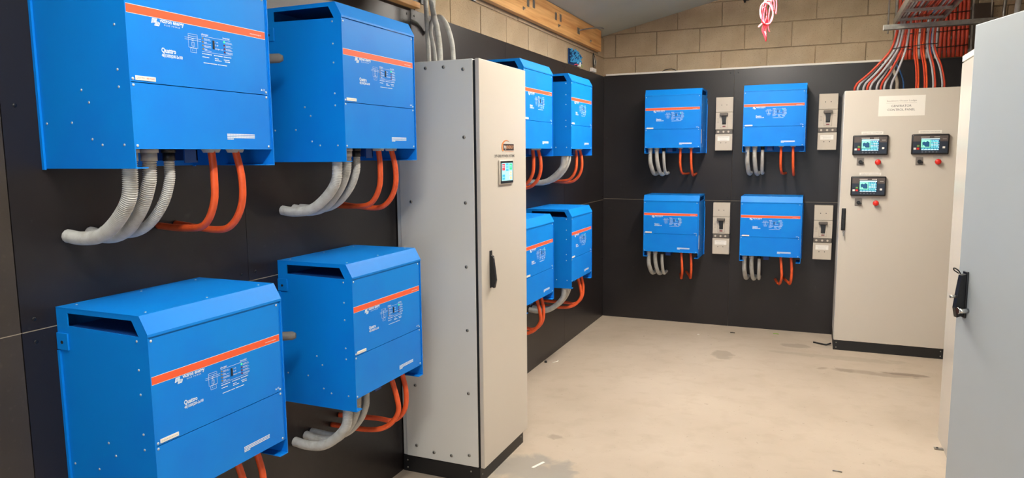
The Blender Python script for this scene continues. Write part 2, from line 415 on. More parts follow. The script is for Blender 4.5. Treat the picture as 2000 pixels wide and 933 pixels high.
def chart():
    y = -D-.0006; b = B(); t = .0008
    b.text('charger', .238, .3640, .026, .0058, white_print, y, .012)
    b.text('inverter', .316, .3640, .027, .0058, white_print, y, .012)
    b.bar(.238, .345, .3610, .3610+t, white_print, y); b.bar(.238, .345, .3190, .3190+t, white_print, y)
    for k, (s, wd) in enumerate((('mains on', .020), ('bulk', .010), ('absorption', .024), ('float', .010))):
        z = .3535 - k*.0095; b.text(s, .247, z, wd, .0040, white_print, y, .01); b.bar(.247, .272, z-.0022, z-.0022+t, white_print, y)
    for k, (s, wd) in enumerate((('inverter on', .023), ('overload', .018), ('low battery', .022), ('temperature', .026))):
        z = .3535 - k*.0095; b.text(s, .326, z, wd, .0040, white_print, y, .01); b.bar(.326, .352, z-.0022, z-.0022+t, white_print, y)
    b.text('I  on', .286, .3490, .012, .0045, white_print, y, .01); b.text('O off', .286, .3400, .012, .0045, white_print, y, .01)
    b.text('charger only', .286, .3310, .030, .0040, white_print, y, .01)
    # small print too fine to read in the photograph: broken rules
    for z, segs in ((.3125, ((.238, .272), (.280, .312), (.316, .346))), (.3040, ((.238, .262), (.283, .297), (.316, .338))), (.2990, ((.283, .307), (.320, .340))), (.2880, ((.241, .290), (.293, .328)))):
        for a, c in segs:
            x = a
            while x < c: b.bar(x, min(x+.0042, c), z, z+.0022, white_print, y); x += .0050
    return b
def make_inverter():
    root = thing('wall_inverter', '', '')
    T = .003
    # side panels (plan d = -y): profile in (y, z)
    def side(x0):
        b = B(); P = lambda L: [(-d, h) for d, h in L]
        b.prism(P([(0, 0), (D2, 0), (D2, .515), (.318, .515), (.045, .521), (0, .521)]), 'x', x0, x0+T, blue)
        b.prism(P([(0, .521), (.045, .521), (.045, .557), (0, .557)]), 'x', x0, x0+T, blue)
        b.prism(P([(0, .557), (.295, .557), (.322, .572), (0, .572)]), 'x', x0, x0+T, blue)
        b.prism(P([(.318, .515), (D2, .515), (D2, .5235), (.324, .572), (.322, .572), (.295, .557)]), 'x', x0, x0+T, blue)
        xi = x0+T if x0 < .2 else x0-.034
        b.box(xi, xi+.034, -D2, -.16, 0, .003, blue)      # folded foot lip
        return b
    for x0 in (0, W2-T):
        sp = part('side_panel', side(x0), root)
        o = x0 + (T if x0 > .2 else 0); sgn = 1 if x0 > .2 else -1; s = B()
        for d, h in ((.31,.503),(.31,.425),(.31,.358),(.31,.248),(.31,.205),(.315,.06),(.235,.061),(.199,.076),(.172,.203),(.197,.170),(.126,.12),(.027,.12)):
            s.dome((o, -d, h), (sgn, 0, 0), .0036, .0018, screw_m, 8)
        part('screws', s, sp, 'stuff')
        
    b = B(); b.box(0, W2, -.004, 0, 0, .572, blue); b.box(-.006, 0, -.009, 0, -.003, .45, blue); b.box(W2, W2+.006, -.009, 0, -.003, .45, blue)
    part('back_plate', b, root)
    for x0, x1 in ((-.005, .035), (W2-.035, W2+.005)):
        sx = -.005 if x0 < .2 else W2
        bk = part('mounting_bracket', B().box(sx, sx+.005, -.045, .0, .452, .500, blue, bev=.001), root)
        xs_ = sx-.001 if x0 < .2 else sx+.005
        part('bolt', B().cyl((xs_ if x0 < .2 else xs_, -.022, .474), 'x', .005, .001, shade_black, 8), bk)
    # lid: top, chamfer and drip lip
    b = B(); P = [(0, .572), (-.324, .572), (-D2-.0012, .5235), (-D2-.0012, .5165), (-D2+.0008, .5165), (-D2+.0008, .5225), (-.3235, .5700), (0, .5700)]
    b.prism(P[:], 'x', -.0006, W2+.0006, blue)
    lid = part('lid', b, root)
    s = B()
    for x in (.04, .25, .46):
        for d in (.03, .30): s.dome((x, -d, .572), (0, 0, 1), .0036, .0015, screw_m, 8)
    part('screws', s, lid, 'stuff')
    # vent grille beneath the lid, interior shade painted as darker slats over a near-black plate
    b = B()
    for k in range(34):
        d = .047 + k*.0079; b.box(T, W2-T, -d-.0032, -d, .508, .5200-.0001*k, blue_dark)
    part('vent_grille', b, root)
    b = B(); b.box(T, W2-T, -.340, -.006, .4985, .5015, shade_black); part('vent_shade_plate', b, root)
    # body behind the front panels
    b = B(); b.box(T, W, -D+.003, -.008, .0565, .0585, blue_dark); b.box(.24, .245, -.30, -.10, .018, .056, blue_dark); b.box(.20, .245, -.30, -.296, .012, .056, blue_dark); part('bottom_plate', b, root)
    up = part('upper_front_panel', B().box(T+.0005, W, -D, -D+.0025, .2180, .5155, blue), root)
    lo = part('lower_front_panel', B().box(T+.0005, W, -D, -D+.0025, .0494, .2158, blue), root)
    part('edge_strip', B().box(W+.001, W2-T, -D+.002, -D+.004, .0494, .5155, blue), root)
    y = -D-.0005
    part('stripe', B().box(T+.001, W-.0015, y, -D, .3868, .4074, orange_print), up)
    part('stripe_edging', B().bar(T+.001, W-.0015, .4074, .4086, white_print, -D-.0004).bar(T+.001, W-.0015, .3856, .3868, white_print, -D-.0004)
         .text('www.victronenergy.com', .425, .3935, .048, .0040, white_print, -D-.0009, .01), up)
    part('logo', logo(), up); part('brand_lettering', front_lettering(), up, fix=False); part('model_lettering', model_lettering(), up, fix=False)
    part('wiring_diagram', diagram(), up, fix=False); part('indicator_chart', chart(), up, fix=False)
    for k in range(4):
        z = .3555 - k*.0095
        part('indicator_light', B().cyl((.242, -D, z), (0, -1, 0), .0022, .0012, led_g if False else led_y, 8), up)
        part('indicator_light', B().cyl((.321, -D, z), (0, -1, 0), .0026, .0012, led_g if k == 0 else led_r, 8), up)
    sw = part('rocker_switch', B().box(.2775, .2835, -D-.0022, -D, .3310, .3545, plastic_k, bev=.0008), up)
    part('safety_marks', B().text('CE', .469, .2290, .009, .0055, white_print, -D-.0006, .01).prism([(.460, .2290), (.467, .2290), (.4635, .2350)], 'y', -D-.0006, -D-.0008, white_print), up, fix=False)
    b = B()
    for k in range(4):
        z = .0915 - k*.0046; x = .313; e = .424 if k < 3 else .338
        while x < e: b.bar(x, min(x+.0058, e), z, z+.0030, white_print, -D-.0006); x += .0063
    part('small_print', b, lo, 'stuff', fix=False)
    s = B()
    for x in (.011, W-.008):
        for h in (.5045, .2250, .2095, .058): s.dome((x, -D, h), (0, -1, 0), .0040, .0022, screw_m, 8)
    part('screws', s, up, 'stuff')
    return root
proto = make_inverter()
def strap_label(parent, txt=None):
    b = B(); b.box(.018, .078, -D-.0016, -D-.0001, .2225, .2335, paper)
    if txt:
        b.text(txt[0], .0215, .2262, .026, .0042, ink_l, -D-.0019); b.text(txt[1], .0505, .2262, .024, .0042, ink_r, -D-.0019)
    else:
        x = .023
        while x < .072: b.bar(x, x+.003, .2272, .2284, ink_l, -D-.0019); x += .0052
    return part('name_strip', b, parent, fix=False)
def rating(parent):
    return part('rating_label', B().box(W2, W2+.0008, -.335, -.312, .085, .21, paper), parent)

INV = {'A': (1.2860, 1.6158), 'B': (2.1668, 1.6204), 'D': (1.2833, .6614), 'E': (2.1744, .6649), 'F': (.4865, 1.6342), 'G': (1.3444, 1.639),
       'H': (.4860, .6812), 'I': (1.3459, .6820), 'J': (3.9022, 1.6249), 'K': (4.7872, 1.6247), 'M': (3.9156, .6738), 'N': (4.7983, .6714)}
WHERE = {'A': 'upper inverter nearest the camera', 'B': 'upper inverter just before the tall grey cabinet', 'D': 'lower inverter nearest the camera',
         'E': 'lower inverter just before the tall grey cabinet', 'J': 'upper inverter half hidden behind the tall cabinet', 'K': 'upper left-wall inverter nearest the corner',
         'M': 'lower inverter half hidden behind the tall cabinet', 'N': 'lower left-wall inverter nearest the corner', 'F': 'upper back-wall inverter by the corner',
         'G': 'upper back-wall inverter by the control cabinet', 'H': 'lower back-wall inverter by the corner', 'I': 'lower back-wall inverter by the control cabinet'}
LAB = {'A': 'blue steel inverter on the left wall, upper row, cut off by the picture top, nearest', 'B': 'blue steel inverter high on the left wall, right before the tall grey cabinet',
       'D': 'blue steel inverter low on the left wall, at bottom left, nearest the camera', 'E': 'blue steel inverter low on the left wall, right before the tall grey cabinet',
       'J': 'blue inverter in the upper row, partly hidden behind the tall grey cabinet', 'K': 'blue inverter in the upper row of the left wall, nearest the corner',
       'M': 'blue inverter in the lower row, partly hidden behind the tall grey cabinet', 'N': 'blue inverter in the lower row of the left wall, nearest the corner',
       'F': 'blue inverter on the back wall, upper row, beside the room corner', 'G': 'blue inverter on the back wall, upper row, beside the control cabinet',
       'H': 'blue inverter on the back wall, lower row, beside the room corner', 'I': 'blue inverter on the back wall, lower row, beside the control cabinet'}
def base(n):
    a, z = INV[n]
    return ((0.001, a, z), PI/2) if n not in 'FGHI' else ((a, LYB-.001, z), 0)
first = True
for n in 'ADBEJMKNFGHI':
    r = proto if first else copy_tree(proto); first = False
    r.location, rz = base(n); r.rotation_euler = (0, 0, rz)
    r['label'] = LAB[n]; r['category'] = 'inverter'; r['group'] = 'blue wall inverters'
    up = [c for c in r.children if c.name.startswith('upper_front')][0]
    if n == 'A': strap_label(up, ('QUATTRO 1', 'RED PHASE'))
    else:
        old = [c for c in up.children if c.name.startswith('name_strip')][0]
        if n == 'D': tmp = strap_label(up); plain_strip = tmp.data; bpy.data.objects.remove(tmp)
        old.data = plain_strip
    if n in 'FGHI': rating([c for c in r.children if c.name.startswith('side_panel')][1])

# conduits and cables below each inverter (local d, u, h -> x=u, y=-d, z=h)
def L3(P): return [(u, -d, h) for d, u, h in P]
DK = .008
GREY = [([(.28, .038, .045), (.28, .038, -.01), (.270, .038, -.077), (.218, .041, -.137), (.146, .044, -.182), (.064, .047, -.194), (.001, .050, -.190)], .0195),
        ([(.28, .099, .045), (.28, .099, .005), (.272, .099, -.045), (.233, .102, -.112), (.162, .107, -.176), (.078, .113, -.197), (.001, .118, -.188)], .0185),
        ([(.28, .163, .045), (.28, .163, .005), (.276, .163, -.040), (.247, .162, -.102), (.191, .159, -.160), (.120, .157, -.188), (.001, .156, -.186)], .0145)]
ORA_UP = [[(.28, .315, .052), (.287, .314, -.02), (.279, .315, -.110), (.227, .322, -.178), (.125, .335, -.192), (.001, .350, -.190)],
          [(.28, .410, .052), (.298, .413, -.035), (.290, .416, -.118), (.246, .419, -.182), (.176, .420, -.204), (.001, .418, -.190)]]
ORA_LO = [[(.28, .340, .052), (.305, .352, -.06), (.307, .356, -.130), (.262, .345, -.192), (.177, .325, -.216), (.001, .290, -.205)],
          [(.28, .425, .052), (.300, .436, -.06), (.290, .434, -.150), (.238, .422, -.200), (.166, .399, -.192), (.001, .345, -.180)]]
def lathe_gland(b, x, y, z0, r, m):
    b.cyl((x, y, z0), 'z', r*1.12, .022, m, 8); b.cyl((x, y, z0+.022), 'z', r*1.35, .016, m, 6)
gm = []
for k, (P, r) in enumerate(GREY):
    b = B(); corrugated(b, L3(P), r, conduit_m); t = b.mesh('tube')
    g = B(); lathe_gland(g, P[0][1], -P[0][0], .018, r, gland_k if k == 2 else gland_g); gm.append((t, g.mesh('gland')))
def orange_mesh(P):
    b = B(); b.tube(spline(L3(P), .012), .0112, orange_c, 12); t = b.mesh('sheath')
    g = B(); x = P[0][1]
    g.prism([(x-.028, .056), (x+.028, .056), (x+.016, .040), (x+.006, .040), (x, .046), (x-.006, .040), (x-.016, .040)], 'y', -.295, -.265, gland_g)
    return t, g.mesh('strain_relief')
om = {'u': [orange_mesh(P) for P in ORA_UP], 'l': [orange_mesh(P) for P in ORA_LO]}
pos3 = ('left', 'middle', 'right')
for n in 'ADBEJMKNFGHI':
    loc, rz = base(n)
    if n != 'D' and n not in 'JM':
        for k in range(3):
            t = thing('corrugated_conduit', '%s corrugated grey conduit of three under the %s' % (pos3[k], WHERE[n]), 'conduit', loc, rz, 'grey conduits under the inverters')
            link('tube', gm[k][0], t); o = link('gland', gm[k][1], t)
            if k == 2: o['label'] = 'black cable gland'
    for k in range(2):
        t = thing('orange_cable', '%s orange cable of the pair under the %s' % (('left', 'right')[k], WHERE[n]), 'cable', loc, rz, 'orange cables under the inverters')
        s_, g_ = om['u' if n in 'ABJKFG' else 'l'][k]
        link('sheath', s_, t); link('strain_relief', g_, t)

# grey pipe stubs sticking out of the wall between the inverters of each row
for z, q in ((1.985, 'upper'), (.975, 'lower')):
    b = B(); b.tube([(.001, 1.965, z), (.06, 1.995, z), (.12, 2.03, z+.002), (.165, 2.050, z+.004), (.176, 2.056, z+.004)], [.017, .017, .017, .0165, .010], mat('weathered_grey_pipe', rgb(120, 114, 106), .7), 12)
    tag(part('pipe_stub', b, None), 'stubby grey pipe end poking from the wall between the two nearest %s inverters' % q, 'pipe')

# ------------------------------------------------------------------ tall grey cabinet on the left wall
cab = thing('tall_cabinet', 'tall narrow grey steel cabinet with small touch screen against the left wall', 'cabinet', (0, 3.038, 0))
def loc_(b, name, parent=cab, **k): return part(name, b, parent, **k)
dy = .578
bd = loc_(B().box(.004, .440, .012, dy-.004, .085, 2.086, ral, bev=.002), 'body')
sp = loc_(B().box(.030, .4435, 0, .0115, .088, 2.087, ral, bev=.003), 'side_panel')
bolt = B().dome((0, 0, 0), (0, -1, 0), .0085, .005, steel, 12).cyl((0, -.0045, 0), (0, -1, 0), .003, .0012, plastic_k, 6).mesh('bolt')
for x, z in ((.193, 2.055), (.291, 2.055), (.394, 2.040), (.394, 1.724), (.396, 1.412), (.395, 1.101), (.395, .786), (.395, .466), (.394, .145), (.094, 2.045), (.094, 1.724),
             (.094, 1.412), (.092, 1.101), (.092, .786), (.090, .471), (.090, .150), (.192, .128), (.293, .128)):
    link('bolt', bolt, sp, loc=(x, -.0005, z))
loc_(B().box(.4405, .4555, .004, dy-.006, .092, 2.080, seal), 'door_seal')
dr = loc_(B().box(.4560, .4776, .0005, dy, .0876, 2.087, ral_door, bev=.003), 'door')
pl = loc_(B().box(.006, .452, .004, dy-.008, 0, .084, black_p, bev=.001), 'plinth')
b = B()
for x, z in ((.03, .02), (.03, .06), (.40, .02), (.40, .06)): b.dome((x, .004, z), (0, -1, 0), .005, .002, steel, 8)
for y in (.03, dy-.04): b.dome((.452, y, .045), (1, 0, 0), .005, .002, steel, 8)
part('screws', b, pl, 'stuff')
# door handle: long swing lever on an escutcheon
hz = 1.075
h = loc_(B().box(.4776, .484, .088, .112, hz-.088, hz+.098, plastic_k, bev=.003), 'handle', dr)
part('lever', B().prism([(.488, hz-.088), (.502, hz-.080), (.510, hz-.045), (.503, hz+.01), (.498, hz+.075), (.488, hz+.09), (.484, hz+.09), (.484, hz-.088)], 'y', .091, .109, plastic_k), h) if False else None
lv = B(); lv.prism([(.484, hz-.082), (.500, hz-.088), (.509, hz-.050), (.503, hz+.000), (.494, hz+.070), (.484, hz+.075)], 'y', .091, .109, plastic_k)
lo_ = part('lever', lv, dr); link('rivet', B().cyl((.49, .1, hz+.062), 'x', .004, .006, chrome, 8).mesh('rivet'), dr)
# lettering and logo on the door: built in a frame facing +X
def faced(name, b, parent, loc, rz, **k):
    o = part(name, b, parent, fix=k.pop('fix', False), **k); o.location = loc; o.rotation_euler = (0, 0, rz); return o
X = .4778
b = B()
b.box(0, .118, -.0012, 0, 0, .046, mat('dark_brown_print', rgb(52, 38, 34), .5), bev=.0)
b.text('My', .006, .012, .024, .024, paper, -.0016, .02); b.text('ENERGY', .032, .012, .082, .022, mat('tan_print', rgb(206, 146, 106), .5), -.0016, .02)
b.text('ENGINEERING', .018, -.012, .098, .007, mat('tan_print', rgb(206, 146, 106), .5), -.0012, .01)
# crescent to the left
P = []
for k in range(13): a = PI*(.28 + .95*k/12); P.append((.030+.052*math.cos(a), .024+.050*math.sin(a)))
for k in range(12, -1, -1): a = PI*(.30 + .91*k/12); P.append((.038+.046*math.cos(a), .024+.044*math.sin(a)))
for k in range(12): 
    q = [P[k], P[k+1], P[24-k], P[25-k]]; b.prism(q, 'y', -.0013, -.0006, mat('orange_print', rgb(214, 130, 70), .5))
lg = faced('logo', b, dr, (X, .2730, 1.6620), PI/2); lg.scale = (1.12, 1, .70)
b = B(); b.text('OFF-GRID POWER SYSTEMS', 0, 0, .255, .013, ink, -.0003, .015); faced('lettering', b, dr, (X, .160, 1.627), PI/2)
# touch screen
ts = faced('touch_screen', B().box(0, .150, -.010, 0, 0, .1330, ral_door, bev=.004).box(.006, .144, -.0115, -.009, .006, .127, plastic_k, bev=.002), dr, (X, .2060, 1.4900), PI/2, fix=True); ts.scale = (1.14, 1, .93)
def em(name, c, s=1.0): return mat(name, rgb(*c), .4, emit=s)
b = B(); yv = -.0119
b.bar(.014, .136, .020, .116, em('screen_cyan', (150, 225, 235), .6), yv); yv -= .0003
b.bar(.020, .050, .076, .112, em('screen_red', (178, 60, 74), .8), yv); b.bar(.060, .090, .072, .114, em('screen_blue', (60, 150, 210), .8), yv)
b.bar(.100, .130, .078, .112, em('screen_green', (50, 176, 120), .8), yv); b.bar(.020, .050, .026, .054, em('screen_blue', (60, 150, 210), .8), yv)
b.bar(.102, .128, .050, .068, em('screen_tan', (224, 176, 130), .8), yv); b.bar(.102, .128, .026, .042, em('screen_tan', (224, 176, 130), .8), yv)
for x, z in ((.022, .092), (.022, .100), (.063, .084), (.063, .092), (.063, .100), (.103, .092), (.103, .100), (.023, .038), (.104, .056)):
    b.bar(x, x+.022, z, z+.003, em('screen_cyan', (150, 225, 235), .6), yv-.0003)
part('display', b, ts, fix=False)
b = B()
# cabinet top conduits
CT = [([(.066, 3.30, 2.088), (.063, 3.30, 2.20), (.059, 3.30, 2.30), (.052, 3.30, 2.462)], .0125),
      ([(.118, 3.28, 2.088), (.108, 3.28, 2.18), (.088, 3.285, 2.27), (.080, 3.325, 2.35), (.083, 3.335, 2.462)], .0105),
      ([(.160, 3.25, 2.088), (.150, 3.26, 2.20), (.132, 3.27, 2.285), (.112, 3.28, 2.345), (.100, 3.262, 2.462)], .0150),
      ([(.205, 3.30, 2.088), (.196, 3.30, 2.20), (.172, 3.30, 2.285), (.132, 3.30, 2.345), (.100, 3.32, 2.368), (.112, 3.38, 2.36), (.014, 3.46, 2.33)], .0125)]
CT[3] = ([(.205, 3.31, 2.088), (.198, 3.31, 2.20), (.175, 3.31, 2.285), (.140, 3.32, 2.335), (.100, 3.34, 2.352), (.055, 3.36, 2.335), (.010, 3.38, 2.28)], .0125)
for k, (P, r) in enumerate(CT):
    b = B(); corrugated(b, P, r, conduit_m, .0048); g = B(); g.cyl((P[0][0], P[0][1], 2.087), 'z', r*1.3, .02, gland_g, 10)
    t = thing('corrugated_conduit', '%s of four grey conduits rising from the tall grey cabinet top' % ('leftmost', 'second from left', 'thickest, third from left,', 'rightmost')[k], 'conduit', (0, 0, 0), 0, 'conduits on the tall cabinet')
    part('tube', b, t); part('gland', g, t)

# overhead tray and timber at upper left
tr = thing('overhead_cable_tray', 'dark ladder tray full of black cables overhead at upper left', 'cable tray', (0, 0, 2.416))
for x in (.02, .30): part('rail', B().box(x, x+.012, -1.0, 3.36, 0, .06, plastic_k), tr)
y = -.9
while y < 3.20: part('rung', B().box(.03, .302, y, y+.03, 0, .012, steel), tr); y += .25
for k in range(8):
    b = B(); pts = [(.055+.031*k+random.uniform(-.002, .002), yy, .032+random.uniform(-.002, .006)) for yy in (-.95, 0, 1, 2, 2.8, 3.21)]
    tag(part('tray_cable', B().tube(spline([(p[0], p[1], p[2]+2.416) for p in pts], .12), .013, black_c, 8), None), 'black cables lying side by side in the dark overhead tray', 'cable', 'black cables in the overhead tray')
tag(part('timber_batten', B().box(.002, .045, .3, 3.26, 2.385, 2.413, pine, bev=.002), None), 'rough timber batten ending above the black boards beside the grey conduits', 'batten')

# ------------------------------------------------------------------ breakers on the back wall
def make_breaker():
    t = thing('circuit_breaker', '', '')
    w_, h_ = .149, .480; d = .094
    b = B(); b.box(0, w_, -d+.012, 0, 0, h_, breaker_d)
    part('base', b, t)
    part('lower_cover', B().box(-.001, w_+.001, -d, -.02, 0, .150, breaker_m, bev=.003), t)
    b = B(); b.box(.002, w_-.002, -d-.004, -.02, .152, .188, breaker_d, bev=.002); c = part('trip_unit', b, t)
    for x in (.025, .072, .115): part('dial', B().cyl((x, -d-.004, .170), (0, -1, 0), .009, .003, breaker_m, 12), c)
    part('middle_cover', B().box(-.001, w_+.001, -d-.002, -.02, .190, .345, breaker_m, bev=.003), t)
    u = part('upper_cover', B().box(-.001, w_+.001, -d, -.02, .347, h_, breaker_m, bev=.003), t)
    part('toggle_frame', B().box(.042, .108, -d-.006, -d, .205, .320, breaker_m, bev=.003), t)
    b = B(); b.box(.058, .092, -d-.0075, -d-.004, .235, .318, plastic_k); part('toggle_slot', b, t)
    b = B(); b.box(.038, .110, -d-.034, -d-.016, .312, .338, breaker_d, bev=.005)
    b.prism([(.062, .245), (.088, .245), (.096, .315), (.052, .315)], 'y', -d-.022, -d-.007, plastic_k)
    part('toggle_lever', b, t)
    part('status_window', B().box(.062, .088, -d-.0078, -d-.004, .214, .222, led_r), t)
    b = B()
    for x, z in ((.050, .410), (.095, .410), (.050, .070), (.095, .070), (.118, .330), (.140, .200)): b.cyl((x, -d-.0008, z), (0, -1, 0), .004, .001, plastic_k, 8)
    part('screws', b, t, 'stuff')
    b = B(); b.box(.020, .125, -d-.001, -d+.0005, .088, .128, paper)
    for z in (.116, .104, .094):
        x = .030 + (.012 if z < .11 else 0)
        while x < .115 - (.012 if z < .11 else 0): b.bar(x, x+.005, z, z+.0018, ink_l, -d-.0014); x += .008
    part('label', b, t, fix=False)
    b = B()
    for k in range(4): b.bar(.010, .030, .25+k*.012, .2525+k*.012, ink_l, -d-.0024)
    for k in range(2): b.bar(.118, .138, .29+k*.02, .2915+k*.02, ink_l, -d-.0024)
    part('small_print', b, t, 'stuff', fix=False)
    return t
pb = make_breaker()
for k, (x, z, lab) in enumerate(((1.082, 1.655, 'light grey breaker between the two upper blue inverters of the back wall'), (1.946, 1.652, 'light grey breaker in the upper row beside the control cabinet'),
                                 (1.080, .698, 'light grey breaker between the two lower blue inverters of the back wall'), (1.945, .690, 'light grey breaker in the lower row beside the control cabinet'))):
    t = pb if k == 0 else copy_tree(pb)
    t.location = (x, LYB, z); tag(t, lab, 'circuit breaker', 'breakers on the back wall')

# ------------------------------------------------------------------ generator control cabinet
GY = 6.3366
gc = thing('control_cabinet', 'wide beige-grey control cabinet with three display controllers at the back wall', 'cabinet', (2.127, GY, 0))
gw = .802
part('body', B().box(.003, gw-.003, .022, LYB-GY-.004, .082, 2.117, ral, bev=.002), gc)
part('door_seal', B().box(.008, gw-.008, .018, .022, .09, 2.11, seal), gc)
gd = part('door', B().box(.006, gw, 0, .018, .0830, 2.1165, ral_door, bev=.003), gc)
b = B(); gp = part('plinth', B().box(.002, gw-.002, .004, .50, 0, .0805, black_p, bev=.001), gc)
for x in (.025, gw-.025):
    for z in (.022, .062): b.dome((x, .004, z), (0, -1, 0), .005, .002, steel, 8)
part('screws', b, gp, 'stuff')
hd = part('handle', B().box(.020, .052, -.006, 0, 1.000, 1.180, plastic_k, bev=.003).box(.024, .048, -.022, -.006, 1.010, 1.090, plastic_k, bev=.004).box(.026, .046, -.014, -.006, 1.090, 1.170, plastic_k, bev=.003), gd)
k_ = part('key', B().cyl((.040, -.006, .985), (0, -1, 0), .008, .012, steel, 10).box(.036, .044, -.030, -.018, .955, .985, steel), gd)
# sign
b = B(); b.box(.249, .569, -.0012, 0, 1.909, 2.065, paper)
b.text('Southern Ocean Lodge', .305, 2.020, .205, .012, ink_l, -.0016); b.bar(.302, .512, 2.008, 2.0092, ink_l, -.0016)
b.text('GENERATOR', .338, 1.978, .138, .017, ink, -.0016, .0); b.text('CONTROL PANEL', .312, 1.949, .190, .017, ink, -.0016, .0)
part('sign', b, gd, fix=False)
scr_bg = em('lcd_cyan', (110, 205, 215), .9); scr_g = em('lcd_green', (120, 220, 170), .9); scr_d = em('lcd_blue', (20, 70, 110), .5); scr_w = em('lcd_white', (200, 240, 245), .9)
navy = mat('navy_fascia', rgb(40, 48, 62), .4); taupe = mat('taupe_fascia', rgb(88, 78, 74), .4)
def controller(x, z, name):
    """x, z lower left corner of the fascia on the door"""
    c = part('controller', B().box(x, x+.252, -.032, 0, z, z+.156, plastic_k, bev=.008), gd)
    part('fascia', B().box(x+.010, x+.242, -.0335, -.031, z+.012, z+.100, navy).box(x+.010, x+.242, -.0335, -.031, z+.100, z+.144, taupe), c)
    b = B(); y = -.0345; x0 = x+.064; x1 = x+.186; a = z+.032; e = z+.122
    b.box(x0-.003, x1+.003, y+.0005, y+.003, a-.003, e+.003, plastic_k)
    b.bar(x0, x1, a, e, scr_d, y); b.bar(x0, x1, e-.007, e, scr_w, y-.0002); b.bar(x0, x0+.062, a+.022, e-.010, scr_g, y-.0002)
    b.prism([(x0+.006, a+.060), (x0+.010, a+.024), (x0+.016, a+.042), (x0+.030, a+.026), (x0+.058, a+.026), (x0+.056, a+.062), (x0+.040, a+.072), (x0+.030, a+.062), (x0+.018, a+.068)], 'y', y-.0002, y-.0004, scr_d)
    random.seed(3)
    for r in range(7):
        zz = e-.018-r*.0085; xx = x0+.066
        while xx < x1-.006:
            l = random.uniform(.006, .018); b.bar(xx, min(xx+l, x1-.002), zz, zz+.005, scr_bg if random.random() < .7 else scr_w, y-.0002); xx += l+.003
    for r in range(2):
        xx = x0+.003
        while xx < x1-.004: l = random.uniform(.008, .02); b.bar(xx, min(xx+l, x1-.002), a+.003+r*.009, a+.0075+r*.009, scr_bg if r else scr_w, y-.0002); xx += l+.003
    part('display', b, c, fix=False)
    for nx, nz, m in ((.014, .038, paper), (.036, .038, red_btn), (.036, .058, mat('green_button', rgb(110, 150, 80), .4)), (.208, .046, paper)):
        part('button', B().box(x+nx, x+nx+.017, -.0355, -.033, z+nz, z+nz+.015, m, bev=.001), c)
    b = B()
    for k in range(5): b.cyl((x+.074+k*.024, -.0335, z+.020), (0, -1, 0), .0055, .0015, mat('fascia_key', rgb(96, 100, 108), .4), 10)
    part('menu_keys', b, c, 'stuff')
    b = B(); 
    for a_, c_ in ((.062, .118), (.150, .180)):
        xx = x+a_
        while xx < x+c_: b.bar(xx, xx+.006, z+.131, z+.135, paper, -.0338); xx += .0072
    b.bar(x+.205, x+.232, z+.116, z+.118, paper, -.0338)
    part('printing', b, c, 'stuff', fix=False)
    b = B(); lx = x+.060 if x < .4 else x+.046
    b.box(lx, lx+.155, -.002, 0, z+.163, z+.185, paper); b.text(name, lx+.010, z+.1705, .135, .0075, ink_l, -.0025); part('name_plate', b, gd, fix=False)
    kx = x+.062; kz = z-.052
    k1 = part('rotary_switch', B().box(kx-.026, kx+.024, -.006, 0, kz-.028, kz+.032, mat('switch_plate', rgb(120, 112, 106), .4), bev=.002), gd)
    part('knob', B().cyl((kx, -.006, kz-.002), (0, -1, 0), .015, .014, plastic_k, 14).box(kx-.004, kx+.024, -.028, -.018, kz-.012, kz-.002, plastic_k, bev=.002), k1)
    ex = x+.186; ez = z-.056
    part('label_plate', B().box(ex-.031, ex+.031, -.0015, 0, ez+.026, ez+.048, mat('grey_label', rgb(188, 182, 174), .5)), gd)
    e1 = part('emergency_stop', B().cyl((ex, 0, ez), (0, -1, 0), .020, .012, plastic_k, 16).cyl((ex, -.012, ez), (0, -1, 0), .013, .016, red_btn, 16).dome((ex, -.028, ez), (0, -1, 0), .0225, .014, red_btn, 18), gd)
controller(.077, 1.607, 'GENERATOR 1 CONTROLLER')
controller(.489, 1.609, 'GENERATOR 2 CONTROLLER')
controller(.077, 1.283, 'GENERATOR 3 CONTROLLER')

# ------------------------------------------------------------------ cable ladder above the control cabinet
def ladder(name, label, x0, x1, ya, yb, z, step, off, parent=None):
    t = thing(name, label, 'cable tray', (0, 0, z))
    for x in (x0, x1-.018): part('rail', B().box(x, x+.018, ya, yb, 0, .05, steel), t)
    y = yb - off
    while y > ya: part('rung', B().box(x0+.018, x1-.018, y-.02, y+.02, .0, .016, steel), t); y -= step
    return t
ladder('cable_ladder', 'galvanised cable ladder running overhead towards the control cabinet', 2.448, 2.768, 2.6, 6.33, 2.597, .378, .205)
ladder('cable_ladder', 'second galvanised ladder stacked above the first over the control cabinet', 2.448, 2.95, 2.6, 6.33, 2.835, .378, .205)
def strut(label, x0, x1, y, z):
    t = thing('strut_channel', label, 'strut', (x0, y, z))
    part('channel', B().box(0, x1-x0, -.021, -.018, 0, .038, steel).box(0, x1-x0, .018, .021, 0, .038, steel).box(0, x1-x0, -.021, .021, 0, .003, steel), t)
    part('end_cap', B().box(-.003, .0, -.021, .021, 0, .038, paper), t)
strut('slotted steel strut carrying the cable ladder above the control cabinet', 2.372, 3.10, 6.19, 2.545)
strut('upper steel strut above the cable ladder at the picture top', 2.372, 3.10, 6.19, 2.795)
for x, lab in ((2.402, 'threaded rod at the left end of the cable ladder struts'), (3.06, 'threaded rod at the right end of the cable ladder struts, behind the open door')):
    tag(part('threaded_rod', B().cyl((x, 6.19, 2.52), 'z', .006, ceil_z(x)-2.52-.002, steel, 8), None), lab, 'rod')
